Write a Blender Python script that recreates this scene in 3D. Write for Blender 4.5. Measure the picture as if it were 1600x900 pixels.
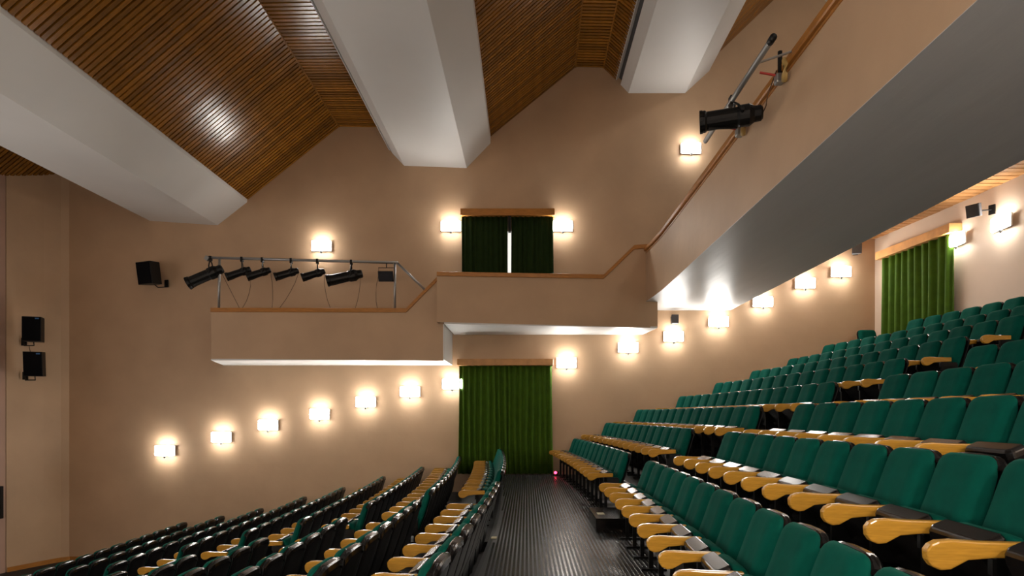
import bpy, bmesh, math, random
from mathutils import Vector, Matrix
random.seed(7)
S = bpy.context.scene
C = S.collection
for o in list(bpy.data.objects): bpy.data.objects.remove(o)

# ------------------------------------------------------------------ camera, light, exposure
EYE = 1.62                      # camera height above the cross aisle (z = 0)
cam = bpy.data.cameras.new('camera'); co = bpy.data.objects.new('camera', cam); C.objects.link(co)
co.location = (0, 0, EYE); co.rotation_euler = (math.pi/2, 0, 0)
cam.sensor_width = 36; cam.lens = 950/1600*36
cam.shift_x = -23/1600; cam.shift_y = 198/1600
cam.clip_start = 0.05; cam.clip_end = 200
S.camera = co
S.view_settings.view_transform = 'Standard'; S.view_settings.look = 'None'
S.view_settings.gamma = 1; S.view_settings.use_curve_mapping = False
S.view_settings.exposure = 0.28
S.cycles.use_denoising = True
S.cycles.max_bounces = 8; S.cycles.diffuse_bounces = 5; S.cycles.sample_clamp_indirect = 4
W = bpy.data.worlds.new('world'); S.world = W; W.use_nodes = True
W.node_tree.nodes['Background'].inputs[0].default_value = (0.9, 0.85, 0.8, 1)
W.node_tree.nodes['Background'].inputs[1].default_value = 0.0
SCONCE = 48.0
def area(loc, rot, sx, sy, power, col):
    l = bpy.data.lights.new('area_light', 'AREA'); l.shape = 'RECTANGLE'; l.size = sx; l.size_y = sy
    l.energy = power; l.color = col
    o = bpy.data.objects.new('area_light', l); C.objects.link(o); o.location = loc; o.rotation_euler = rot
def point(loc, power, col, rad=0.15):
    l = bpy.data.lights.new('unseen_lamp', 'POINT'); l.energy = power; l.color = col; l.shadow_soft_size = rad
    o = bpy.data.objects.new('unseen_lamp', l); C.objects.link(o); o.location = loc
area((-15.5, 7.5, 2.5), (0, -math.radians(90), 0), 5, 9, 300, (1.0, 0.95, 0.92))          # added fill light on the unseen stage side, lifts the whole room
for x, z in ((-9, 1.1), (-6.5, 1.4), (-4, 1.8), (-1.5, 2.3), (2.0, 3.0), (5.0, 4.0), (8.2, 5.4), (-5.4, 5.9), (0.2, 6.6), (4.5, 8.6)):
    point((x, -0.35, z), 140 if z < 5.5 else 65, (1.0, 0.96, 0.90), 0.12)                                      # sconces of the opposite side wall

for y in (4.5, 12):
    point((6.8, y, 11.6), 95, (1.0, 0.95, 0.86), 0.2)                                      # unseen fill lamps added above the balcony to brighten wall and slats

# ------------------------------------------------------------------ helpers
YW = 16.5
def PX(px, py, Y=YW): return Vector(((px-823)/950*Y, Y, EYE-(py-648)/950*Y))
def newobj(name, me, parent=None, mat=None, smooth=False):
    o = bpy.data.objects.new(name, me); C.objects.link(o)
    if mat: me.materials.append(mat)
    if smooth:
        for p in me.polygons: p.use_smooth = True
    if parent: o.parent = parent
    return o
def mesh(name, verts, faces, mat=None, parent=None, smooth=False, fix=True):
    me = bpy.data.meshes.new(name); me.from_pydata([tuple(v) for v in verts], [], faces)
    if fix:
        b = bmesh.new(); b.from_mesh(me); bmesh.ops.recalc_face_normals(b, faces=b.faces); b.to_mesh(me); b.free()
    me.update()
    return newobj(name, me, parent, mat, smooth)
class MB:
    def __init__(s): s.v = []; s.f = []
    def add(s, v, f):
        n = len(s.v); s.v += [Vector(p) for p in v]; s.f += [tuple(i+n for i in q) for q in f]; return s
    def box(s, c, d, M=None):
        x, y, z = [k/2 for k in d]
        p = [Vector((a*x, b*y, e*z)) for a in (-1, 1) for b in (-1, 1) for e in (-1, 1)]
        if M: p = [M @ q for q in p]
        return s.add([q+Vector(c) for q in p], [(0,1,3,2),(4,6,7,5),(0,4,5,1),(2,3,7,6),(0,2,6,4),(1,5,7,3)])
    def loft(s, rings, close=True, capfirst=True):
        n = len(rings[0]); v = [p for r in rings for p in r]; f = []
        for i in range(len(rings)-1):
            for j in range(n): f.append((i*n+j, i*n+(j+1)%n, (i+1)*n+(j+1)%n, (i+1)*n+j))
        if close: f += [tuple(range(n)), tuple(range((len(rings)-1)*n, len(rings)*n))]
        return s.add(v, f)
    def tube(s, pts, r, n=8):
        pts = [Vector(p) for p in pts]; rings = []
        rr = r if isinstance(r, (list, tuple)) else [r]*len(pts)
        up = Vector((0, 0, 1))
        for i, p in enumerate(pts):
            t = (pts[min(i+1, len(pts)-1)]-pts[max(i-1, 0)])
            if t.length < 1e-6: t = (pts[min(i+1, len(pts)-1)]-pts[0])
            t.normalize(); a = t.cross(up)
            if a.length < 0.05: a = t.cross(Vector((1, 0, 0)))
            a.normalize(); b = t.cross(a)
            rings.append([p+(a*math.cos(k*2*math.pi/n)+b*math.sin(k*2*math.pi/n))*rr[i] for k in range(n)])
        return s.loft(rings)
    def lathe(s, o, d, prof, n=16, close=True):     # prof: (distance along d, radius)
        o = Vector(o); d = Vector(d).normalized(); a = d.cross(Vector((0, 0, 1)))
        if a.length < .05: a = Vector((1, 0, 0))
        a.normalize(); b = d.cross(a)
        return s.loft([[o+d*t+(a*math.cos(k*2*math.pi/n)+b*math.sin(k*2*math.pi/n))*r for k in range(n)] for t, r in prof], close)
    def build(s, name, mat=None, parent=None, smooth=False, bevel=0):
        o = mesh(name, s.v, s.f, mat, parent, smooth)
        if bevel:
            m = o.modifiers.new('bevel', 'BEVEL'); m.width = bevel; m.segments = 2; m.limit_method = 'ANGLE'
        return o
def tag(o, label, cat, group=None):
    o['label'] = label; o['category'] = cat
    if group: o['group'] = group
    return o
def struct(o): o['kind'] = 'structure'; return o
def empty(name, loc=(0, 0, 0), rz=0):
    o = bpy.data.objects.new(name, None); C.objects.link(o); o.location = loc; o.rotation_euler = (0, 0, rz)
    o.empty_display_size = .1; return o
def copy_tree(o, parent=None):
    c = o.copy(); C.objects.link(c)
    if parent: c.parent = parent
    for ch in kids[o.name]: copy_tree(ch, c)
    return c
kids = {}
def index_tree(o):
    kids[o.name] = list(o.children)
    for ch in o.children: index_tree(ch)

def mat(name, col, rough=.5, spec=.5, metal=0, var=0, scale=3, bump=0, bscale=40, emit=0, ecol=None, sheen=0, stretch=None, col2=None, coord='Object', perobj=0):
    m = bpy.data.materials.new(name); m.use_nodes = True; nt = m.node_tree; N = nt.nodes; L = nt.links
    b = N['Principled BSDF']
    b.inputs['Base Color'].default_value = (*col, 1); b.inputs['Roughness'].default_value = rough
    b.inputs['Specular IOR Level'].default_value = spec; b.inputs['Metallic'].default_value = metal
    if sheen: b.inputs['Sheen Weight'].default_value = sheen; b.inputs['Sheen Roughness'].default_value = .4; b.inputs['Sheen Tint'].default_value = (*[min(1, c*5+.05) for c in col], 1)
    if emit: b.inputs['Emission Color'].default_value = (*(ecol or col), 1); b.inputs['Emission Strength'].default_value = emit
    tc = N.new('ShaderNodeTexCoord'); mp = N.new('ShaderNodeMapping')
    L.new(tc.outputs[coord], mp.inputs[0])
    if stretch: mp.inputs['Scale'].default_value = stretch
    if var:
        n = N.new('ShaderNodeTexNoise'); n.inputs['Scale'].default_value = scale; n.inputs['Detail'].default_value = 6
        L.new(mp.outputs[0], n.inputs['Vector'])
        r = N.new('ShaderNodeValToRGB'); r.color_ramp.elements[0].position = .3; r.color_ramp.elements[1].position = .7
        c2 = col2 or [c*(1-var) for c in col]
        r.color_ramp.elements[0].color = (*c2, 1); r.color_ramp.elements[1].color = (*[min(1, c*(1+var*.5)) for c in col], 1)
        L.new(n.outputs['Fac'], r.inputs[0]); out = r.outputs[0]
        if perobj:
            oi = N.new('ShaderNodeObjectInfo'); mr = N.new('ShaderNodeMapRange'); mr.inputs['To Min'].default_value = 1-perobj; mr.inputs['To Max'].default_value = 1+perobj
            L.new(oi.outputs['Random'], mr.inputs[0]); hs = N.new('ShaderNodeHueSaturation')
            L.new(out, hs.inputs['Color']); L.new(mr.outputs[0], hs.inputs['Value']); out = hs.outputs[0]
        L.new(out, b.inputs['Base Color'])
    if bump:
        n2 = N.new('ShaderNodeTexNoise'); n2.inputs['Scale'].default_value = bscale; n2.inputs['Detail'].default_value = 5
        L.new(mp.outputs[0], n2.inputs['Vector'])
        bp = N.new('ShaderNodeBump'); bp.inputs['Strength'].default_value = bump; bp.inputs['Distance'].default_value = .02
        L.new(n2.outputs['Fac'], bp.inputs['Height']); L.new(bp.outputs[0], b.inputs['Normal'])
    return m
M = {}
M['plaster'] = mat('plaster', (.51, .345, .215), .55, .3, var=.10, scale=.9, bump=.35, bscale=3.5)
M['plaster_pink'] = mat('plaster_pink', (.45, .29, .22), .6, .3, var=.08, scale=1)
M['plaster_back'] = mat('plaster_back', (.60, .47, .36), .6, .3, var=.06, scale=1)
M['white'] = mat('white_paint', (.72, .705, .68), .5, .4, var=.04, scale=.7, bump=.15, bscale=2)
M['soffit'] = mat('soffit_paint', (.62, .61, .60), .42, .5, var=.06, scale=.8, bump=.5, bscale=1.6, stretch=(2.2, .35, 1))
M['slat'] = mat('slat_wood', (.25, .098, .008), .25, .5, var=.28, scale=5, stretch=(1, 6, 1), perobj=.3)
M['backing'] = mat('ceiling_backing', (.02, .008, .004), .9, .1)
M['oakslat'] = mat('oak_slat', (.55, .27, .09), .45, .4, var=.25, scale=4, perobj=.2)
M['oak'] = mat('oak_trim', (.42, .17, .03), .35, .5, var=.25, scale=6, stretch=(1, 1, 8))
M['arm'] = mat('oak_armrest', (.50, .255, .032), .22, .6, var=.22, scale=9, stretch=(1, 8, 10), perobj=.08)
M['green'] = mat('green_velvet', (.0008, .064, .046), .9, .08, var=.12, scale=14, sheen=.12, perobj=.10)
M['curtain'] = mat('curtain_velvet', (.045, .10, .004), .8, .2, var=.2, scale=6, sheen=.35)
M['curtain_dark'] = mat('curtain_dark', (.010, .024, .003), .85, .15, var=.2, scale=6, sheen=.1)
M['plastic'] = mat('black_plastic', (.005, .0045, .0045), .38, .22, bump=.1, bscale=60)
M['gloss'] = mat('gloss_black_plastic', (.007, .0062, .006), .2, .42)
M['black'] = mat('black_metal', (.004, .004, .004), .45, .25)
M['steel'] = mat('grey_steel', (.34, .34, .33), .4, .5, metal=.7)
M['nosing'] = mat('aluminium_nosing', (.5, .5, .5), .3, .5, metal=.9)
M['carpet'] = mat('black_flooring', (.012, .011, .011), .6, .3, bump=.3, bscale=80)
M['red'] = mat('red_plastic', (.45, .03, .02), .4)
M['ochre'] = mat('ochre_plastic', (.45, .3, .1), .5)
M['redlamp'] = mat('red_lamp', (.8, .02, .05), .4, emit=8, ecol=(1, .03, .08))
M['sticker'] = mat('beige_marker', (.55, .48, .25), .5)
M['cable'] = mat('brown_cable', (.10, .055, .03), .6)
M['bluelogo'] = mat('blue_badge', (.03, .15, .4), .4)
M['grille'] = mat('speaker_grille', (.003, .003, .0045), .8, .1)
M['lens'] = mat('lens_glass', (.02, .02, .025), .05, .8)
M['greyspk'] = mat('grey_speaker', (.06, .06, .065), .5)
M['lamp'] = mat('sconce_glass', (.9, .85, .75), .4, emit=SCONCE, ecol=(1, .965, .91))
M['corridor_glow'] = mat('glowing_corridor', (.9, .9, .85), .4, emit=.75, ecol=(1, .97, .9))  # emission stands in for corridor light behind the upper curtains
# studded rubber floor
def rubber():
    m = mat('studded_rubber', (.018, .017, .016), .27, .8); nt = m.node_tree; N = nt.nodes; L = nt.links
    tc = N.new('ShaderNodeTexCoord')
    n = N.new('ShaderNodeTexNoise'); n.inputs['Scale'].default_value = .9; n.inputs['Detail'].default_value = 2
    mr = N.new('ShaderNodeMapRange'); mr.inputs['To Min'].default_value = .25; mr.inputs['To Max'].default_value = .28
    L.new(tc.outputs['Object'], n.inputs[0]); L.new(n.outputs['Fac'], mr.inputs[0]); L.new(mr.outputs[0], N['Principled BSDF'].inputs['Roughness'])
    return m
M['rubber'] = rubber()
M['rubber_base'] = mat('rubber_base', (.010, .0095, .009), .5, .4)

# ------------------------------------------------------------------ setting: walls
def slab(name, pts, z0, z1, m, th=.12, parent=None):
    """upright wall along the plan polyline pts, thickened to its left"""
    n = len(pts); P = [Vector((x, y, 0)) for x, y in pts]; off = []
    for i in range(n):
        t = (P[min(i+1, n-1)]-P[max(i-1, 0)]).normalized(); off.append(P[i]+Vector((-t.y, t.x, 0))*th)
    rings = [[Vector((P[i].x, P[i].y, z0)), Vector((P[i].x, P[i].y, z1)), Vector((off[i].x, off[i].y, z1)), Vector((off[i].x, off[i].y, z0))] for i in range(n)]
    return MB().loft(rings).build(name, m, parent)
struct(slab('wall_far', [(-12.45, YW), (9.75, YW)], -3, 16, M['plaster'], .25))
struct(slab('wall_left', [(-13.08, 15.28), (-12.97, 15.55), (-12.75, 16.05), (-12.56, 16.4), (-12.40, 16.51)], -3, 9, M['plaster'], .25))
struct(slab('wall_proscenium', [(-13.5, 11.5), (-13.09, 15.27)], -3, 16, M['plaster_pink'], .3))
back_x = lambda y: 9.95-.5*((y-8)/8.5)**2
struct(slab('wall_right', [(back_x(y), y) for y in [16.5-i*17.2/16 for i in range(17)]], -3, 16, M['plaster_back'], .25))
struct(slab('wall_near', [(10, -.7), (-20, -.7)], -3, 16, M['plaster'], .25))
struct(slab('wall_stage', [(-20, -.7), (-20, 16.7)], -3, 16, M['plaster'], .25))
struct(MB().box((-16.6, 16.7, 6.5), (7, .3, 19)).build('wall_stage_side', M['plaster']))
struct(slab('baseboard_left', [(-13.04, 15.27), (-12.93, 15.53), (-12.71, 16.02), (-12.53, 16.36), (-12.38, 16.47), (-4, 16.47)], -2.36, -2.22, M['oak'], .012))

# ------------------------------------------------------------------ rows of seats: plan curves
PITCH = .528
RR = [(1.67, .000, -.006), (2.556, 0, -.0065), (3.409, .010, -.0080), (4.51, .009, -.0075), (5.55, 0, -.0075), (6.44, 0, -.0064), (7.30, 0, -.0045), (8.37, 0, -.0065), (9.52, 0, -.0085)]
RZ = [.99, 1.405, 1.752, 2.107, 2.46, 2.78, 3.10, 3.46, 3.87]
LR = [(-.44, .012, -.006), (-1.45, .004, -.006), (-2.5, 0, -.0045), (-3.53, 0, -.0045), (-4.63, 0, -.004), (-5.66, 0, -.004), (-6.88, 0, -.003), (-7.92, 0, -.003), (-8.92, 0, -.003)]
LZ = [.72, .517, .24, -.013, -.30, -.55, -.856, -1.06, -1.23]
def fx(c): return lambda y: c[0]+c[1]*(y-8)+c[2]*(y-8)**2
RX = [fx(c) for c in RR]; LX = [fx(c) for c in LR]
YS = [-.65+i*17.15/24 for i in range(25)]
def tier(name, fa, fb, z, m, depth=.5):
    """floor strip between plan curves fa(y) and fb(y), top at z"""
    rings = [[Vector((fa(y), y, z-depth)), Vector((fa(y), y, z)), Vector((fb(y), y, z)), Vector((fb(y), y, z-depth))] for y in YS]
    return struct(MB().loft(rings).build(name, m))
edgeL = lambda y: LX[0](y)-.03
aisle = tier('floor', edgeL, lambda y: RX[0](y)+.16, 0, M['rubber_base'], .6)
P_ = .046; sv_ = []; sf_ = []; y = 4.6
while y < 16.3:
    x = edgeL(y)+.06
    x = math.ceil(x/P_)*P_
    while x < RX[0](y)-.25:
        n = len(sv_)
        for dx, dy, z in ((-.014, -.016, 0), (.014, -.016, 0), (.014, .016, 0), (-.014, .016, 0), (-.010, -.012, .0045), (.010, -.012, .0045), (.010, .012, .0045), (-.010, .012, .0045)):
            sv_.append((x+dx, y+dy, z))
        sf_ += [(n+4, n+5, n+6, n+7), (n, n+1, n+5, n+4), (n+1, n+2, n+6, n+5), (n+2, n+3, n+7, n+6), (n+3, n, n+4, n+7)]
        x += P_
    y += P_
studs = mesh('floor_studs', sv_, sf_, M['rubber'], aisle, fix=False); studs['kind'] = 'stuff'
for i in range(1, 9):
    fa = (lambda k: lambda y: RX[k-1](y)+.15)(i)
    fb = (lambda k: lambda y: (RX[k](y)+.15) if k < 8 else back_x(y)+.05)(i)
    z = RZ[i]-.99
    f = tier('floor', fa, fb, z, M['carpet'], .6)
    rings = [[Vector((fa(y)+a, y, z+b)) for a, b in ((-.012, -.03), (-.012, .004), (.03, .004), (.03, -.01))] for y in YS]
    MB().loft(rings).build('nosing_strip', M['nosing'], f)
for i in range(9):
    fb = edgeL if i == 0 else (lambda k: lambda y: LX[k](y)+.12)(i)
    fa = (lambda k: lambda y: (LX[k+1](y)+.12) if k < 8 else LX[8](y)-.85)(i)
    tier('floor', fa, fb, LZ[i]-.99, M['carpet'], .5)
tier('floor', lambda y: -20, lambda y: LX[8](y)-.85, -2.34, M['carpet'], .5)
# stage floor edge closes below
rings = [[Vector((edgeL(y)+a, y, b)) for a, b in ((-.02, -.05), (-.02, .006), (.03, .006), (.03, -.01))] for y in YS]
struct(MB().loft(rings).build('trim_1', M['plastic']))

# stairs between the seat blocks (middle of the room)
st = struct(MB().box((1.36, 8.82, .1), (.82, 1.0, .2)).build('stairs', M['gloss'], bevel=.01))
for i in range(2, 9):
    e = RX[i-1](8.8)+.15; z0 = RZ[i-1]-.99; z1 = RZ[i]-.99
    MB().box((e-.36, 8.6, (z0+z1)/2-.1+.0), (.72, 1.0, (z1-z0)/2+.2)).build('step', M['carpet'], st, bevel=.01)
for i in range(0, 8):
    e = (edgeL(8.8) if i == 0 else LX[i](8.8)+.12); z1 = 0 if i == 0 else LZ[i-1]-.99; z0 = LZ[i]-.99
    MB().box((e-.2, 8.85, (z0+z1)/2-.15), (.4, .9, .3)).build('step', M['carpet'], st, bevel=.01)
sv = PX(938, 817, 8.55)
tag(MB().box((1.06, 8.72, .203), (.10, .16, .005)).build('step_marker', M['sticker']), 'small beige marker plate on the black step beside the cross aisle', 'marker')
tag(MB().box((-.43, 7.98, .0075), (.07, .13, .005)).build('floor_marker', M['sticker']), 'pale yellow marker tile at the left edge of the cross aisle floor', 'marker')
t = empty('guide_lamp', (.78, 16.1, 0)); tag(t, 'small red guide lamp on the floor by the right edge of the lower curtain', 'lamp')
MB().box((0, 0, .06), (.14, .08, .12)).build('housing', M['black'], t)
MB().lathe((-.02, -.045, .09), (0, -1, 0), [(0, .04), (.02, .035), (.03, .01)], 10).build('lamp_lens', M['redlamp'], t, True)
t = empty('riser_lamp', (LX[0](7.4)+.11, 7.45, -.08)); tag(t, 'tiny red guide lamp low behind the first row left of the aisle', 'lamp')
MB().box((0, 0, 0), (.03, .07, .09)).build('housing', M['black'], t)
MB().lathe((.01, -.03, 0), (.3, -1, .2), [(0, .025), (.02, .02), (.025, .005)], 10).build('lamp_lens', M['redlamp'], t, True)
for o in bpy.data.objects:
    if o.name.startswith('guide_lamp') and False: pass

# ------------------------------------------------------------------ ceiling: beams and slatted panels
def W2(px, py): p = PX(px, py); return (p.x, p.z)
Y0 = -.6
def along(p, d, y): return Vector((p[0]+d[0]*(y-YW), y, p[1]+d[1]*(y-YW)))
def extr(name, prof, d, m, parent=None):
    ds = d if isinstance(d, list) else [d]*len(prof)
    return MB().loft([[along(p, q, Y0) for p, q in zip(prof, ds)], [along(p, q, YW+.02) for p, q in zip(prof, ds)]]).build(name, m, parent)
D1 = (-.045, .030); D2 = (-.006, .015); D3 = (-.002, -.012); DR = (-.022, .024)
b1 = [W2(234, 345), W2(340, 352), W2(386, 316), (-7.55, 7.9), (-8.2, 10.6), (-10.3, 10.6)]
struct(extr('ceiling_beam', b1, D1, M['white']))
def notch(a, b, t0, t1, dep):
    a = Vector((a[0], a[1])); b = Vector((b[0], b[1])); u = (b-a); n = Vector((-u.y, u.x)).normalized()*dep
    return [tuple(a+u*t0), tuple(a+u*t0+n), tuple(a+u*t1+n), tuple(a+u*t1)]
a, b = W2(606.8, 233), W2(631.5, 259)
b2 = [a]+notch(a, b, .10, .24, .10)+[b, W2(729, 262.5), W2(766.3, 224), (-.95, 10.2), (-3.7, 10.2)]
g2 = struct(extr('ceiling_beam', b2, D2, M['white']))
a, b = W2(958.8, 120.8), W2(982, 145.5)
b3 = [a]+notch(a, b, .18, .46, .12)+[b, W2(1070.5, 145.5), W2(1108, 111), (5.0, 12), (2.4, 12)]
g3 = struct(extr('ceiling_beam', b3, D3, M['white']))
for g, (aa, bb), t0, t1, dep, d in ((g2, (W2(606.8, 233), W2(631.5, 259)), .10, .24, .09, D2), (g3, (W2(958.8, 120.8), W2(982, 145.5)), .18, .46, .10, D3)):
    q = notch(aa, bb, t0, t1, dep); e = notch(aa, bb, t0, t1, dep+.02)
    extr('slot_shade_strip', [q[1], q[2], e[2], e[1]], d, M['greyspk'], g)  # dark strip on the slot floor, recess shade put in as colour
a = W2(1296, 10)
struct(extr('ceiling_beam', [(a[0]-.35, a[1]+.5), a, (a[0]+2.4, a[1]), (a[0]+2.4, a[1]+2), (a[0]-.35, a[1]+2)], D3, M['white']))
slat_cache = {}
def panel(p, q, dp, dq, ys=5.2, m='slat', backing='backing', y1=YW, gap=.117, yb=Y0):
    """sloped ceiling panel between wall-profile points p and q, with one object per slat"""
    n = Vector((-(q[1]-p[1]), q[0]-p[0])).normalized()      # upward normal in the profile
    if n.y < 0: n = -n
    th = .04
    prof = [p, q, (q[0]+n.x*.08, q[1]+n.y*.08), (p[0]+n.x*.08, p[1]+n.y*.08)]
    prof = [(x+n.x*.065, z+n.y*.065) for x, z in prof]
    c = MB().loft([[along(k, d, yb+(y1+.02-yb)*i/40) for k, d in zip(prof, (dp, dq, dq, dp))] for i in range(41)]).build('ceiling', M[backing])
    struct(c)
    y = y1-.05; me = None
    L0 = (Vector(q)-Vector(p)).length
    while y > ys:
        A = along(p, dp, y); B = along(q, dq, y); v = B-A; ln = v.length
        if me is None:
            mb = MB().box((ln/2, 0, 0), (ln, .076, th)); me = bpy.data.meshes.new('slat'); me.from_pydata([tuple(k) for k in mb.v], [], mb.f)
            bm = bmesh.new(); bm.from_mesh(me); bmesh.ops.recalc_face_normals(bm, faces=bm.faces); bm.to_mesh(me); bm.free()
            me.materials.append(M[m]); l0 = ln
        o = bpy.data.objects.new('slat', me); C.objects.link(o); o.parent = c
        ang = math.atan2(v.z, v.x)
        dz = random.uniform(-.002, .002)
        o.matrix_world = Matrix.Translation(A+Vector((n.x, 0, n.y))*(.0+dz)) @ Matrix.Rotation(-ang, 4, 'Y') @ Matrix.Rotation(random.uniform(-.02, .02), 4, 'X') @ Matrix.Scale(ln/l0, 4, (1, 0, 0))
        y -= gap
    return c
panel((-14.6, 6.5), (-9.9, 10.3), D1, D1, 6)
pA, pB = (-7.58, 7.47), W2(530, 197)
panel(pA, pB, D1, DR)
panel(pB, (-3.7, pB[1]-.02), DR, D2)
pC, pD = (-1.02, 9.16), W2(899, 104)
panel(pC, pD, D2, (.02, 0))
pE = W2(943, 105)
panel(pD, pE, (.02, 0), (.006, 0), 9)
panel(pE, (2.42, 10.72), (.006, 0), D3, 9)
pF = (4.85, 11.12); pG = (7.1, 13.28)
panel(pF, pG, D3, D3, 9)
panel(pG, (8.0, 13.28), D3, D3, 12)
def ridge(p, d):
    return None
for n_, (p, d) in enumerate(((pB, DR), (pD, (.02, 0)), (pE, (.006, 0)))):
    struct(extr('trim_%d' % (n_+2), [(p[0]-.025, p[1]-.03), (p[0]+.025, p[1]-.03), (p[0]+.025, p[1]+.02), (p[0]-.025, p[1]+.02)], d, M['slat']))
struct(MB().box((-3, 8, 16.1), (36, 18, .2)).build('ceiling', M['backing']))

# ------------------------------------------------------------------ main balcony (right) and its wooden underside
bal_x = lambda y: 3.08-.10*max(0, (y-13.2)/2)**2
ysb = [Y0+i*(15.22-Y0)/22 for i in range(23)]
ysf = ysb+[15.6, 16.0, 16.5]
rings = [[Vector((bal_x(min(y, 15.2))-.002, y, 4.45)), Vector((bal_x(min(y, 15.2))-.002, y, 4.456)), Vector((5.3, y, 4.456)), Vector((5.3, y, 6.5)), Vector((5.52, y, 6.5)), Vector((5.52, y, 4.45))] for y in ysf]
bal = struct(MB().loft(rings).build('balcony_soffit', M['soffit'], smooth=False))
rings = [[Vector((bal_x(y)+a, y, b)) for a, b in ((0, 4.456), (0, 5.72), (.14, 5.72), (.14, 4.456))] for y in ysb]
par = struct(MB().loft(rings).build('balcony_front', M['plaster']))
rings = [[Vector((bal_x(y)+a, y, b)) for a, b in ((-.04, 5.70), (-.055, 5.715), (-.055, 5.785), (-.035, 5.80), (.18, 5.80), (.18, 5.70))] for y in ysb]
MB().loft(rings).build('handrail', M['oak'], par)
rings = [[Vector((bal_x(y)+a, y, b)) for a, b in ((-.014, 5.655), (-.014, 5.68), (0.01, 5.68), (0.01, 5.655))] for y in ysb]
MB().loft(rings).build('rail_trim', M['oak'], par)
struct(MB().box((7.5, 7.9, 6.62), (4.6, 17.3, .2)).build('balcony_deck', M['backing']))
c = struct(MB().box((7.7, 7.9, 6.47), (4.6, 17.3, .06)).build('ceiling', M['backing']))
y = 16.4; me = None
k = 0
while y > 6.5:
    if me is None:
        o = MB().box((0, 0, 0), (4.5, .16, .035)).build('plank', M['oakslat'], c); me = o.data
    else:
        o = bpy.data.objects.new('plank', me); C.objects.link(o); o.parent = c
    o.location = (7.72, y, 6.40+random.uniform(-.003, .003)); y -= .19

# ------------------------------------------------------------------ side balconies on the far wall
def side_box(name, front, z0, tops, right_x, floor_z):
    """front: plan line (x0,y0)-(x1,y1); tops: list of (x, z) for the coping; hollow walkway behind a parapet"""
    (xa, ya), (xb, yb) = front
    fy = lambda x: ya+(yb-ya)*(x-xa)/(xb-xa)
    zb = lambda x: z0[0]+(z0[1]-z0[0])*(x-xa)/(xb-xa)
    mb = MB()
    pts = [(x, z) for x, z in tops]
    rings = []
    for x, z in pts:
        rings.append([Vector((x, fy(x), zb(x))), Vector((x, fy(x), z)), Vector((x, fy(x)+.13, z)), Vector((x, fy(x)+.13, zb(x)))])
    mb.loft(rings)
    root = struct(mb.build(name, M['plaster']))
    return root, fy, zb
# lower-left box with the lighting rail
tops1 = [(-7.79, 4.16), (-2.94, 4.12), (-2.16, 4.90), (-2.04, 4.90)]
r1, fy1, zb1 = side_box('side_balcony', ((-7.79, 15.0), (-2.04, 14.8)), (3.0, 2.94), tops1, -2.03, 3.1)
def poly_slab(name, plan, z0, z1, m, parent):
    n = len(plan)
    return MB().loft([[Vector((x, y, z0)) for x, y in plan], [Vector((x, y, z1)) for x, y in plan]]).build(name, m, parent)
poly_slab('soffit', [(-7.79, 15.0), (-2.035, 14.8), (-2.035, 16.5), (-8.23, 16.5)], 2.96, 2.995, M['white'], r1)
poly_slab('side_panel', [(-7.79, 15.0), (-7.65, 15.0), (-8.09, 16.5), (-8.23, 16.5)], 2.995, 4.14, M['plaster'], r1)
MB().box((-2.03, 15.65, 3.4), (.03, 1.69, .87)).build('end_panel', M['white'], r1)
# upper-right box joined to the main balcony
tops2 = [(-2.14, 4.93), (1.90, 4.99), (2.68, 5.75), (3.06, 5.79)]
r2, fy2, zb2 = side_box('side_balcony', ((-2.14, 14.48), (3.06, 15.2)), (3.83, 3.80), tops2, 3.2, 3.9)
poly_slab('soffit', [(-1.97, 14.52), (3.27, 15.23), (3.14, 16.5), (-1.97, 16.5)], 3.79, 3.83, M['white'], r2)
MB().loft([[Vector((3.06, fy2(3.06), 3.80)), Vector((3.06, fy2(3.06), 4.5)), Vector((3.06, 16.5, 4.5)), Vector((3.06, 16.5, 3.80))],
           [Vector((3.28, 15.24, 3.80)), Vector((3.28, 15.24, 4.5)), Vector((3.16, 16.5, 4.5)), Vector((3.16, 16.5, 3.80))]]).build('end_panel', M['plaster'], r2)
MB().loft([[Vector((-2.14, 14.48, 3.83)), Vector((-2.14, 14.48, 4.93)), Vector((-2.14, 16.5, 4.93)), Vector((-2.14, 16.5, 3.83))],
           [Vector((-2.02, 14.5, 3.83)), Vector((-2.02, 14.5, 4.93)), Vector((-2.02, 16.5, 4.93)), Vector((-2.02, 16.5, 3.83))]]).build('side_panel', M['plaster'], r2)
def coping(tops, fy, parent, wide=.2, h=.105):
    rings = []
    for i, (x, z) in enumerate(tops):
        rings.append([Vector((x, fy(x)-.035, z-.01)), Vector((x, fy(x)-.035, z+h-.01)), Vector((x, fy(x)+wide-.035, z+h-.01)), Vector((x, fy(x)+wide-.035, z-.01))])
    return MB().loft(rings).build('coping', M['oak'], parent, bevel=.008)
coping(tops1[:3], fy1, r1); coping(tops2, fy2, r2)

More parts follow.
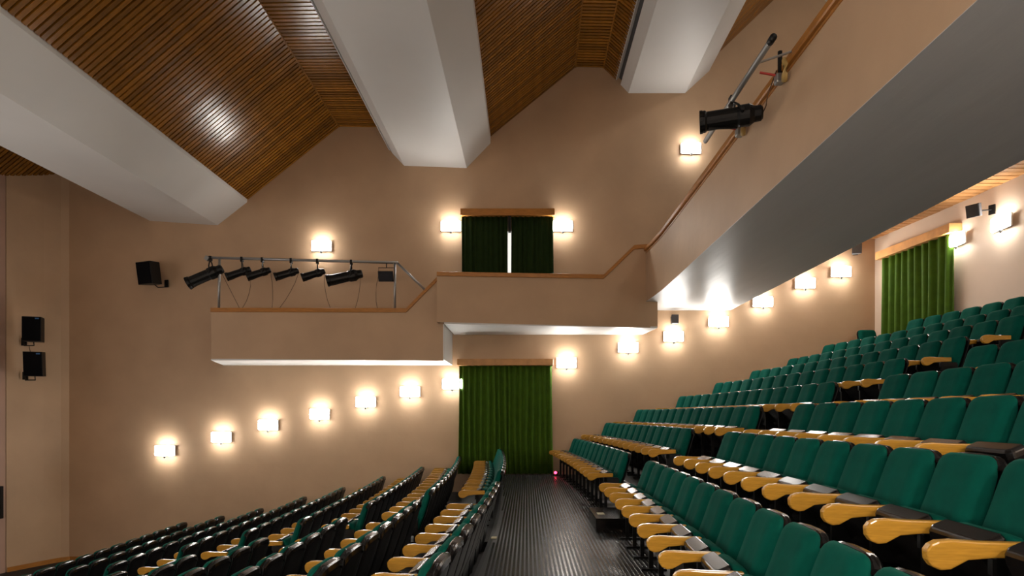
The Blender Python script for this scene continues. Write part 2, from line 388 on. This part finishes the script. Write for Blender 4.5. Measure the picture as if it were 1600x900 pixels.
# ------------------------------------------------------------------ curtains
def curtain(name, x0, x1, z0, z1, y, m, parent, folds, amp=.06, flare=0, axis='x', seed=1, center=False):
    rnd = random.Random(seed); nx = folds*10; nz = 8
    ph = [rnd.uniform(-.9, .9) for _ in range(folds+2)]; am = [rnd.uniform(.45, 1.25) for _ in range(folds+2)]
    v = []; f = []
    for j in range(nz+1):
        tz = j/nz
        for i in range(nx+1):
            t = i/nx; k = t*folds; kk = int(min(k, folds-.001)); fr = k-kk
            A = am[kk]*(1-fr)+am[kk+1]*fr; P = ph[kk]*(1-fr)+ph[kk+1]*fr
            s = math.sin(2*math.pi*k+P); s = math.copysign(abs(s)**.7, s)
            d = amp*A*(.6+.4*(1-tz))*s
            x = x0+(x1-x0)*t+(flare*(1-tz)*(2*t-1)) + .012*math.sin(9*t+3*tz)
            z = z0+(z1-z0)*tz
            v.append((x, y+d, z) if axis == 'x' else (y+d, x, z))
    for j in range(nz):
        for i in range(nx): f.append((j*(nx+1)+i, j*(nx+1)+i+1, (j+1)*(nx+1)+i+1, (j+1)*(nx+1)+i))
    o = mesh(name, v, f, m, parent, True, fix=False)
    s = o.modifiers.new('solid', 'SOLIDIFY'); s.thickness = .012
    return o
t = empty('door_curtain', (-.55, 16.4, 0)); tag(t, 'green pleated velvet curtain hanging to the floor at the end of the cross aisle', 'curtain')
def loc(o, p): o.matrix_parent_inverse = Matrix.Translation(p.location).inverted() if p.rotation_euler.z == 0 else (Matrix.Translation(p.location) @ Matrix.Rotation(p.rotation_euler.z, 4, 'Z')).inverted(); return o
def wpart(o, p): o.parent = p; return loc(o, p)
wpart(curtain('curtain_leaf', -1.80, -.54, .03, 2.96, 16.32, M['curtain'], None, 8, .075, .03, seed=3), t)
wpart(curtain('curtain_leaf', -.56, .68, .03, 2.96, 16.33, M['curtain'], None, 8, .075, .03, seed=5), t)
wpart(MB().box((-.575, 16.32, 3.02), (2.56, .28, .175)).build('pelmet', M['oakslat'], bevel=.01), t)
t = empty('door_curtain', (-.5, 16.4, 3.9)); tag(t, 'dark green curtain pair above the side balcony with a lit slit between them', 'curtain')
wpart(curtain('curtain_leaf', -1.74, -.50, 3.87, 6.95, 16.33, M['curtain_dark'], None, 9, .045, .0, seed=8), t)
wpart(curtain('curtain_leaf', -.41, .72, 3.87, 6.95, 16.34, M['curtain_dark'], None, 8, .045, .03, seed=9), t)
wpart(MB().box((-.51, 16.33, 7.03), (2.52, .26, .18)).build('pelmet', M['oak'], bevel=.01), t)
wpart(MB().box((-.46, 16.30, 6.72), (.07, .12, .42)).build('curtain_clip', M['black']), t)
struct(MB().box((-.45, 16.46, 5.2), (.16, .05, 2.75)).build('corridor_glow_strip', M['corridor_glow']))  # glowing strip in place of a lit corridor behind the curtain slit
t = empty('door_curtain', (9.6, 14.9, 2.9)); tag(t, 'bright green pleated curtain under the balcony on the rear wall', 'curtain')
def bx(y): return back_x(y)-.16
cr = curtain('curtain_leaf', 13.62, 15.96, 2.9, 5.72, 0, M['curtain'], None, 10, .085, 0, axis='y', seed=12)
for v in cr.data.vertices: v.co.x += bx(v.co.y)
wpart(cr, t)
rings = [[Vector((bx(y)+a, y, b)) for a, b in ((-.14, 5.70), (-.14, 5.90), (.15, 5.90), (.15, 5.70))] for y in (13.58, 14.2, 14.9, 15.5, 16.05)]
wpart(MB().loft(rings).build('pelmet', M['oakslat']), t)

# ------------------------------------------------------------------ wall sconces
sc = empty('wall_sconce')
MB().box((0, -.085, 0), (.53, .03, .262)).box((0, -.04, 0), (.12, .08, .10)).build('glare_block_plate', M['white'], sc)  # plate as wide as the shade, added to block glare on the wall
rg = []
for zz, k in ((-.135, .9), (-.12, 1), (.12, 1), (.135, .9)):
    rg.append([Vector((.265*k*math.cos(a_)*1.0, -.105-.10*k*math.sin(a_), zz)) for a_ in [math.pi*i/12 for i in range(13)]])
MB().loft(rg).build('glass_shade', M['lamp'], sc, True)
MB().lathe((0, -.12, -.135), (0, 0, -1), [(0, .05), (.03, .04), (.06, .015), (.075, .005)], 10).build('finial', M['steel'], sc, True)
index_tree(sc)
spots = [((259, 704), 'lowest lit wall sconce, nearest the stage, below the speakers level'),
 ((347, 683), 'lit wall sconce, second up from the stage end of the low row'),
 ((420, 664), 'lit wall sconce, third up from the stage end of the low row'),
 ((500, 647), 'lit wall sconce, fourth up from the stage end of the low row'),
 ((572, 628), 'lit wall sconce, fifth up from the stage end of the low row'),
 ((641, 612), 'lit wall sconce, last but one before the lower curtain, under the side balcony'),
 ((707, 600), 'lit wall sconce touching the left edge of the lower green curtain'),
 ((885, 567), 'lit wall sconce just right of the lower green curtain'),
 ((981, 543), 'lit wall sconce, second to the right of the lower curtain'),
 ((1052, 526), 'lit wall sconce directly below the small grey speaker beside the side balcony'),
 ((1122, 503), 'lit wall sconce close under the bright corner of the balcony soffit'),
 ((1191, 472), 'lit wall sconce, third from the rear corner under the balcony edge'),
 ((1257, 443), 'lit wall sconce, second from the rear corner under the balcony'),
 ((1313, 425), 'lit wall sconce nearest the rear corner on the side wall'),
 ((503, 385), 'lit wall sconce above the pipe rail of stage lights'),
 ((705, 354), 'lit wall sconce on the left of the upper balcony curtain'),
 ((879, 354), 'lit wall sconce on the right of the upper balcony curtain'),
 ((1079, 233), 'highest lit wall sconce, alone beside the balcony handrail')]
first = True
for (px, py), lab in spots:
    o = sc if first else copy_tree(sc); first = False
    p = PX(px, py, 16.44); o.location = (p.x, 16.5, p.z); tag(o, lab, 'lamp', 'lit wall sconces')
for (px, py), lab in (((1500, 375), 'lit wall sconce right beside the curtain on the rear wall'), ((1564, 348), 'lit wall sconce at the far right on the rear wall')):
    o = copy_tree(sc); Y = 9.7*950/(px-823); p = PX(px, py, Y); o.location = (back_x(Y), Y, p.z); o.rotation_euler = (0, 0, -math.pi/2-.06)
    tag(o, lab, 'lamp', 'lit wall sconces')

# ------------------------------------------------------------------ loudspeakers
def speaker(name, p, size, rz, tilt, lab, bracket, badge=True, m='black', wallside=None, mount='back'):
    t = empty(name, p, rz); tag(t, lab, 'speaker')
    w, d, h = size; R = Matrix.Rotation(tilt, 3, 'X')
    # tapered cabinet, front towards -y
    f = [Vector((-w/2, -d/2, -h/2)), Vector((w/2, -d/2, -h/2)), Vector((w/2, -d/2, h/2)), Vector((-w/2, -d/2, h/2))]
    b = [Vector((-w*.36, d/2, -h/2)), Vector((w*.36, d/2, -h/2)), Vector((w*.36, d/2, h/2)), Vector((-w*.36, d/2, h/2))]
    MB().loft([[R @ q for q in f], [R @ q for q in b]]).build('cabinet', M[m], t, bevel=.008)
    MB().box(R @ Vector((0, -d/2-.006, 0)), (w*.92, .012, h*.94), R).build('grille', M['grille'] if m == 'black' else M[m], t)
    if badge: MB().box(R @ Vector((w*.3, -d/2-.014, h*.42)), (w*.2, .006, .03), R).build('badge', M['bluelogo'], t)
    MB().tube(bracket, .014, 8).build('bracket_arm', M['black'], t)
    e = Vector(bracket[-1])
    MB().box(e, (.12, .03, .2)).build('wall_plate', M['black'], t)
    return t
pA_ = PX(54, 515, 15.35)
speaker('loudspeaker', pA_, (.42, .3, .62), .25, .0, 'upper of two black loudspeakers on the angled wall at left', [(-.02, 0, -.3), (-.02, .02, -.40), (-.28, .12, -.40), (-.38, .33, -.28)])
pB_ = PX(56, 569, 15.35)
speaker('loudspeaker', pB_, (.42, .3, .62), .25, .06, 'lower of two black loudspeakers on the angled wall at left', [(-.02, 0, -.3), (-.02, .02, -.40), (-.28, .12, -.40), (-.38, .33, -.28)])
tag(MB().tube([pA_+Vector((-.3, .2, -.4)), pA_+Vector((-.24, .18, -.6)), pA_+Vector((-.22, .2, -.85)), pA_+Vector((-.2, .1, -1.0))], .008, 6).build('speaker_cable', M['cable']), 'thin cable running down between the two left loudspeakers', 'cable')
pC_ = PX(234, 427, 16.1)
speaker('loudspeaker', pC_, (.52, .34, .58), -.35, .14, 'single black loudspeaker on the far wall left of the stage lights', [(0, .1, -.25), (.05, .2, -.34), (.1, .36, -.3), (.10, .41, -.2)], badge=False)
pD_ = PX(1054, 499, 16.3)
speaker('small_loudspeaker', pD_, (.19, .16, .24), 0, 0, 'small dark grey speaker on the side wall just right of the side balcony', [(0, .06, 0), (0, .15, 0), (0, .18, 0)], badge=False, m='greyspk')
pE_ = PX(1338, 389, 16.2)
speaker('small_loudspeaker', pE_, (.24, .18, .26), -.3, .1, 'small dark speaker under the balcony edge near the rear corner', [(0, .06, 0), (.02, .2, 0), (.03, .26, 0)], badge=False, m='greyspk')
Y = 9.3*950/(1523-823); pF_ = PX(1523, 329, Y)
t = speaker('small_loudspeaker', pF_, (.25, .2, .26), -math.pi/2+.55, .25, 'small grey speaker on a bracket high on the rear wall above the sconces', [(0, .08, 0), (.06, .24, .03), (.16, .38, .04)], badge=False, m='greyspk')
tag(MB().box(PX(0, 785, 15.0)-Vector((.02, 0, 0)), (.14, .1, .8)).build('equipment_box', M['black'], bevel=.01), 'tall narrow black box at the left edge on the pink-tinted pier', 'box')

# ------------------------------------------------------------------ stage lights on the lower side balcony
RY = 15.08
def pr(px, py): return PX(px, py, RY)
t = empty('lighting_rail', pr(342, 484)); tag(t, 'grey steel pipe rail carrying stage lights above the lower side balcony', 'rail')
g = lambda o: wpart(o, t)
g(MB().tube([pr(324, 402.5), pr(622, 410.5)], .032, 10).build('pipe', M['steel'], smooth=True))
g(MB().tube([pr(343, 403)+Vector((0, 0, 0)), pr(342, 483)], .03, 10).build('post', M['steel'], smooth=True))
g(MB().tube([pr(617, 411), pr(617, 484)], .03, 10).build('post', M['steel'], smooth=True))
g(MB().tube([pr(620, 410), pr(663, 452)], .03, 10).build('brace', M['steel'], smooth=True))
g(MB().box(pr(324, 404), (.1, .1, .1), Matrix.Rotation(.6, 3, 'Y')).build('pipe_clamp', M['steel']))
def spotlight(name, front, rear, r, hang, lab, n=14, yoke=.16, group=None, cable=None):
    """ellipsoidal spot: barrel from front to rear, hung from the point hang"""
    F = Vector(front); B = Vector(rear); d = (B-F); L_ = d.length; d.normalize()
    t = empty(name, hang); tag(t, lab, 'spotlight', group)
    gg = lambda o: wpart(o, t)
    gg(MB().lathe(F, d, [(0, r*1.12), (.05*L_, r*1.15), (.08*L_, r), (.58*L_, r*.98), (.62*L_, r*1.12), (.78*L_, r*1.15), (.86*L_, r*.85), (L_*.97, r*.8), (L_, r*.6)], n).build('barrel', M['black'], smooth=False))
    gg(MB().lathe(F-d*.012, d, [(0, r*.9), (.02, r*.92), (.03, r*.9)], n).build('lens', M['lens']))
    gg(MB().lathe(F-d*.03, d, [(0, r*1.2), (.035, r*1.2), (.036, r*1.0), (0.001, r*1.0), (0, r*1.2)], n, False).build('colour_frame', M['black']))
    side = d.cross(Vector((0, 0, 1))).normalized(); piv = F+d*(.66*L_); H = Vector(hang)
    top = Vector((H.x, H.y, H.z-.05)); top = H+(piv-H).normalized()*.08
    pts = [piv+side*r*1.25, piv+side*r*1.25+(top-piv)*.55, top+side*r*.6, top-side*r*.6, piv-side*r*1.25+(top-piv)*.55, piv-side*r*1.25]
    gg(MB().tube(pts, .012 if r < .1 else .016, 6).build('yoke', M['black']))
    gg(MB().box(H, (.05, .09, .12)).build('hook_clamp', M['black']))
    gg(MB().tube([piv+side*r*1.2, piv+side*(r*1.2+.06)], .022, 8).build('tilt_knob', M['black']))
    for k in (.15, .35):
        pass
    gg(MB().box(F+d*(.35*L_)+Vector((0, 0, -1))*r*1.02, (L_*.5, .02, .02), Matrix.Rotation(-math.atan2(d.z, d.x), 3, 'Y')).build('guide_rail', M['black']))
    return t
G = 'stage lights on the pipe rail'
fwd = Vector((0, -.12, 0))
def rs(front, rear, r, hx, lab):
    f = pr(*front)+fwd; b = pr(*rear)+Vector((0, .03, 0)); h = pr(hx, 404+(hx-324)*.027)
    return spotlight('stage_spotlight', f, b, r, h, lab, group=G)
rs((299, 444), (347, 419), .135, 329, 'long black spotlight hanging off the left end of the pipe rail')
rs((359, 434), (391, 420), .088, 378, 'short black spotlight, second from left on the pipe rail')
rs((391, 434), (422, 421), .088, 410, 'short black spotlight, third from left on the pipe rail')
rs((434, 434), (466, 422), .088, 455, 'short black spotlight, fourth from left on the pipe rail')
rs((476, 435), (507, 423), .088, 496, 'short black spotlight below the sconce, fifth from left on the rail')
rs((515, 440), (566, 427), .125, 549, 'long black spotlight, sixth from left on the pipe rail')
t = empty('floodlight', pr(604, 409)); tag(t, 'square black floodlight at the right end of the pipe rail', 'floodlight', G)
g = lambda o: wpart(o, t)
c0 = pr(604, 431); RX_ = Matrix.Rotation(.35, 3, 'X')
g(MB().loft([[c0+RX_ @ Vector(q) for q in ((-.19, -.1, -.13), (.19, -.1, -.13), (.19, -.1, .13), (-.19, -.1, .13))], [c0+RX_ @ Vector(q) for q in ((-.13, .12, -.10), (.13, .12, -.10), (.13, .12, .10), (-.13, .12, .10))]]).build('housing', M['black'], bevel=.01))
g(MB().box(c0+RX_ @ Vector((0, -.105, 0)), (.33, .01, .21), RX_).build('front_glass', M['lens']))
g(MB().tube([c0+Vector((-.2, 0, 0)), c0+Vector((-.2, 0, .2)), c0+Vector((.2, 0, .2)), c0+Vector((.2, 0, 0))], .01, 6).build('yoke', M['black']))
g(MB().tube([pr(604, 409), c0+Vector((0, 0, .2))], .014, 6).build('hanger', M['black']))
for a_, b_, sag, lab in (((347, 428), (374, 481), 0, 'brown cable sloping down from the leftmost spotlight to the oak coping'), ((391, 437), (379, 481), 4, 'brown cable hanging from the gap between second and third spotlights'),
        ((423, 427), (425, 481), 2, 'brown cable dropping straight down behind the third spotlight'), ((466, 428), (437, 481), 3, 'brown cable slanting left from the fourth spotlight down to the coping'), ((507, 428), (516, 481), -3, 'brown cable dropping from the rear of the fifth spotlight'),
        ((563, 432), (555, 482), 2, 'brown cable dropping from the rear of the sixth, long spotlight'), ((591, 432), (590, 484), -3, 'brown cable dropping from the left side of the square floodlight')):
    A = pr(*a_); B = pr(*b_); mid = (A+B)/2+Vector((sag*.016, 0, 0))
    tag(MB().tube([A, (A+mid)/2+Vector((sag*.005, 0, 0)), mid, (B+mid)/2+Vector((sag*.005, 0, 0)), B], .007, 5).build('lamp_cable', M['cable']), lab, 'cable')

# the big spotlight clamped on the balcony handrail
t = empty('outrigger_pipe', (3.05, 7.6, 5.79)); tag(t, 'grey outrigger pipe held out from the balcony handrail by bracket arms', 'pipe')
g = lambda o: wpart(o, t)
g(MB().tube([(2.6, 6.42, 5.6), (2.6, 8.85, 5.6)], .033, 10).build('pipe', M['steel'], smooth=True))
g(MB().tube([(2.6, 6.40, 5.6), (2.6, 6.5, 5.6)], .038, 10).build('pipe_cap', M['black'], smooth=True))
for y_ in (6.95, 8.45):
    g(MB().tube([(2.6, y_, 5.62), (3.12, y_, 5.82)] if False else [(2.6, y_, 5.625), (3.2, y_, 5.83)], .014, 8).build('bracket_arm', M['steel']))
def railclamp(y_, lab):
    t = empty('rail_clamp', (3.04, y_, 5.79)); tag(t, lab, 'clamp')
    g = lambda o: wpart(o, t)
    x = bal_x(y_)
    g(MB().tube([(x-.06, y_, 5.60), (x-.06, y_, 5.95)], .028, 8).build('clamp_body', M['black']))
    g(MB().tube([(x-.07, y_, 5.66), (x-.30, y_, 5.70)], .014, 8).build('lever', M['red']))
    g(MB().box((x-.07, y_, 5.62), (.1, .1, .12)).build('jaw', M['steel'], bevel=.02))
    pts = [(x-.02, y_-.04, 5.82), (x-.055, y_-.12, 5.78), (x-.07, y_-.17, 5.70), (x-.07, y_-.16, 5.60), (x-.05, y_-.10, 5.54)]
    g(MB().tube(pts, .034, 8).build('clamp_hook', M['ochre'], smooth=True))
railclamp(7.25, 'upper handrail clamp with red lever and ochre hook on the balcony')
railclamp(8.62, 'lower handrail clamp with red lever and ochre hook below the big spotlight')
spotlight('balcony_spotlight', PX(1097, 191, 7.75), PX(1192, 176, 7.55), .115, Vector((2.6, 7.72, 5.6)), 'large black spotlight hanging in front of the balcony handrail', 18)
tag(MB().tube([PX(1192, 176, 7.6), PX(1197, 165, 7.4), PX(1199, 150, 7.3), (3.02, 7.35, 5.78)], .008, 6).build('spotlight_cable', M['cable']), 'thin cable from the rear of the big balcony spotlight to the handrail', 'cable')

# ------------------------------------------------------------------ theatre seats (front towards -x, origin on the floor below the top of the backrest)
def ring_back(z, w, xc, t, dep):
    """section of the backrest: a front panel, bolsters falling back at both sides"""
    F = [(-1, .55), (-.985, .15), (-.94, -.10), (-.84, -.60), (-.70, -1.0), (-.35, -.92), (0, -.86), (.35, -.92), (.70, -1.0), (.84, -.60), (.94, -.10), (.985, .15), (1, .55)]
    return [Vector((xc+t*(a if dep else max(a, -.6)), u*w, z)) for u, a in F]+[Vector((xc+t, u*w, z)) for u in (.9, .45, 0, -.45, -.9)]
def back_x_at(z):                                        # centre line of the backrest, leaning back
    k = min(1.06, max(0, (.99-z)/.59)); return .01-.185*k**1.35
seat_w = .243
prof = [(.36, .170, .035), (.39, .205, .050), (.45, .230, .058), (.60, .237, .056), (.75, .239, .052), (.88, .236, .046), (.94, .226, .040), (.965, .21, .034), (.980, .188, .026), (.990, .155, .016)]
def ring_at(z, w, t, conc):
    return ring_back(z, w, back_x_at(z)-(.052-t)*-.5-.02, t, conc)
proto = empty('theatre_seat')
o = MB().loft([ring_at(z, w, t, .02 if .42 < z < .95 else .006) for z, w, t in prof]).build('backrest', M['green'], proto, True)
sh = [(.20, .19, .010), (.23, .222, .016), (.40, .238, .018), (.60, .245, .016), (.88, .245, .015), (.945, .232, .015), (.972, .205, .015), (.986, .17, .012)]
MB().loft([ring_back(z, w, back_x_at(z)+.055-.012*(z > .9), t, 0) for z, w, t in sh]).build('back_shell', M['plastic'], proto, True)
capr = []
for i in range(13):
    u = -1+2*i/12; y = u*.232; z = .982-.05*abs(u)**4; x = .048-.02*abs(u)**4
    capr.append([Vector((x+dx, y, z+dz)) for dx, dz in ((-.022, -.012), (-.018, .008), (-.006, .014), (.030, .008), (.04, -.006), (.04, -.05), (.028, -.05), (.0, -.014))])
MB().loft(capr).build('top_cap', M['gloss'], proto, False)
# tipped-up seat: black shell to the front, green pad to the back
Ms = Matrix.Translation((-.20, 0, .36)) @ Matrix.Rotation(math.radians(-24), 4, 'Y')
def tip(rings): return [[Ms @ p for p in r] for r in rings]
def rr(h, w, x0, x1, r=.03):
    return [Vector((x0, -w+r, h)), Vector((x0, w-r, h)), Vector((x0+r, w, h)), Vector((x1-r*.5, w, h)), Vector((x1, w-r, h)), Vector((x1, -w+r, h)), Vector((x1-r*.5, -w, h)), Vector((x0+r, -w, h))]
MB().loft(tip([rr(-.03, .15, -.03, .03, .02), rr(-.01, .20, -.065, .04), rr(.05, .218, -.075, .045), rr(.29, .222, -.078, .045), rr(.325, .216, -.07, .045), rr(.343, .20, -.055, .04, .02)])).build('seat_shell', M['gloss'], proto, False, bevel=.012)
MB().loft(tip([rr(0.0, .17, .02, .09, .03), rr(.04, .215, .03, .12, .04), rr(.2, .222, .03, .135, .045), rr(.28, .212, .03, .12, .045), rr(.31, .18, .03, .09, .03)])).build('seat_cushion', M['green'], proto, True)
# armrest on the far (+y) side
def arm_mesh():
    pr_ = [(-.24, .665), (-.24, .605), (-.40, .600), (-.50, .590), (-.535, .570), (-.57, .550), (-.61, .545), (-.645, .560), (-.665, .59), (-.668, .63), (-.65, .655), (-.62, .67), (-.56, .675), (-.45, .668)]
    th = .024
    return MB().loft([[Vector((x, -th, z)) for x, z in pr_], [Vector((x, th, z)) for x, z in pr_]])
def arm(y, parent):
    o = arm_mesh().build('armrest', M['arm'], parent, bevel=.008); o.location = (0, y, 0)
    q = MB().box((-.36, y, .30), (.045, .03, .60)).box((-.33, y, .012), (.26, .06, .024)).box((-.28, y, .56), (.24, .03, .07)).box((-.24, y, .45), (.2, .012, .25))
    q.build('stanchion', M['black'], parent)
    return o
arm(PITCH/2, proto)
index_tree(proto)
endproto = copy_tree(proto); bpy.context.view_layer.update()
arm(-PITCH/2, endproto); index_tree(endproto); endproto.name = 'theatre_seat'
for p_ in (proto, endproto): p_.location = (0, 0, -50)
ORD = ['first', 'second', 'third', 'fourth', 'fifth', 'sixth', 'seventh', 'eighth', 'ninth', 'tenth', 'eleventh', 'twelfth', 'thirteenth', 'fourteenth', 'fifteenth', 'sixteenth', 'seventeenth', 'eighteenth', 'nineteenth', 'twentieth']
nseat = 0; usedp = set()
def run(fxn, z, y0, y1, lab, group, end=False):
    """seats from y0 towards the camera, spaced along the row curve"""
    global nseat
    y = y0; k = 0; out = []
    while y > y1:
        h = 1e-3; s = (fxn(y+h)-fxn(y-h))/(2*h)
        out.append((fxn(y), y, -math.atan(s))); y -= PITCH/math.sqrt(1+s*s); k += 1
    for i, (x, y, a) in enumerate(out):
        px = 823+950*(x-.4)/max(y, .3); py = 648-950*(z-EYE)/max(y, .3)
        pl = 823+950*(x+.1)/max(y, .3)
        if px > 1640 or pl < -30 or (py > 905): continue
        src = endproto if (end and i == len(out)-1) else proto
        if src.name in usedp: o = copy_tree(src)
        else: o = src; usedp.add(src.name)
        o.location = (x, y, z-.99); o.rotation_euler = (0, 0, a+random.uniform(-.006, .006))
        tag(o, lab % ORD[i], 'seat', group); nseat += 1
        if px < 0 and False: pass
farend = [10.2, 9.2, 8.7, 8.95, 9.05, 8.9, 8.8, 8.8, 9.2]
nearst = [8.17, 7.56, 7.42, 7.4, 7.4, 7.4, 7.3, 7.3, 7.3]
for r in range(9):
    y0 = 16.0 if r < 8 else 14.35
    run(RX[r], RZ[r], y0, farend[r], 'green folding theatre seat, %s from far wall, '+ORD[r]+' row above the cross aisle', ORD[r]+' row above the aisle, far block', True)
    run(RX[r], RZ[r], nearst[r], 1.2, 'green folding theatre seat, %s from stairs in near block, '+ORD[r]+' row above aisle', ORD[r]+' row above the aisle, near block')
lfar = [9.6, 9.0, 9.55, 9.45, 9.9, 9.9, 10.1, 10.2, 10.3]
lnear = [8.07, 7.74, 8.04, 7.95, 8.2, 8.3, 8.4, 8.5, 8.6]
for r in range(9):
    run(LX[r], LZ[r], 15.88 if r == 0 else 16.0, lfar[r], 'black-backed green theatre seat, %s from far wall, '+ORD[r]+' row below the cross aisle', ORD[r]+' row below the aisle, far block', True)
    run(LX[r], LZ[r], lnear[r], 1.2, 'black-backed green theatre seat, %s from stairs in near block, '+ORD[r]+' row below aisle', ORD[r]+' row below the aisle, near block')
lone = copy_tree(proto); lone.location = (9.02, 16.12, RZ[8]-.99); lone.rotation_euler = (0, 0, math.pi/2)
tag(lone, 'single green theatre seat in the rear corner turned to face sideways', 'seat')
print('SEATS', nseat, 'OBJ', len(bpy.data.objects))
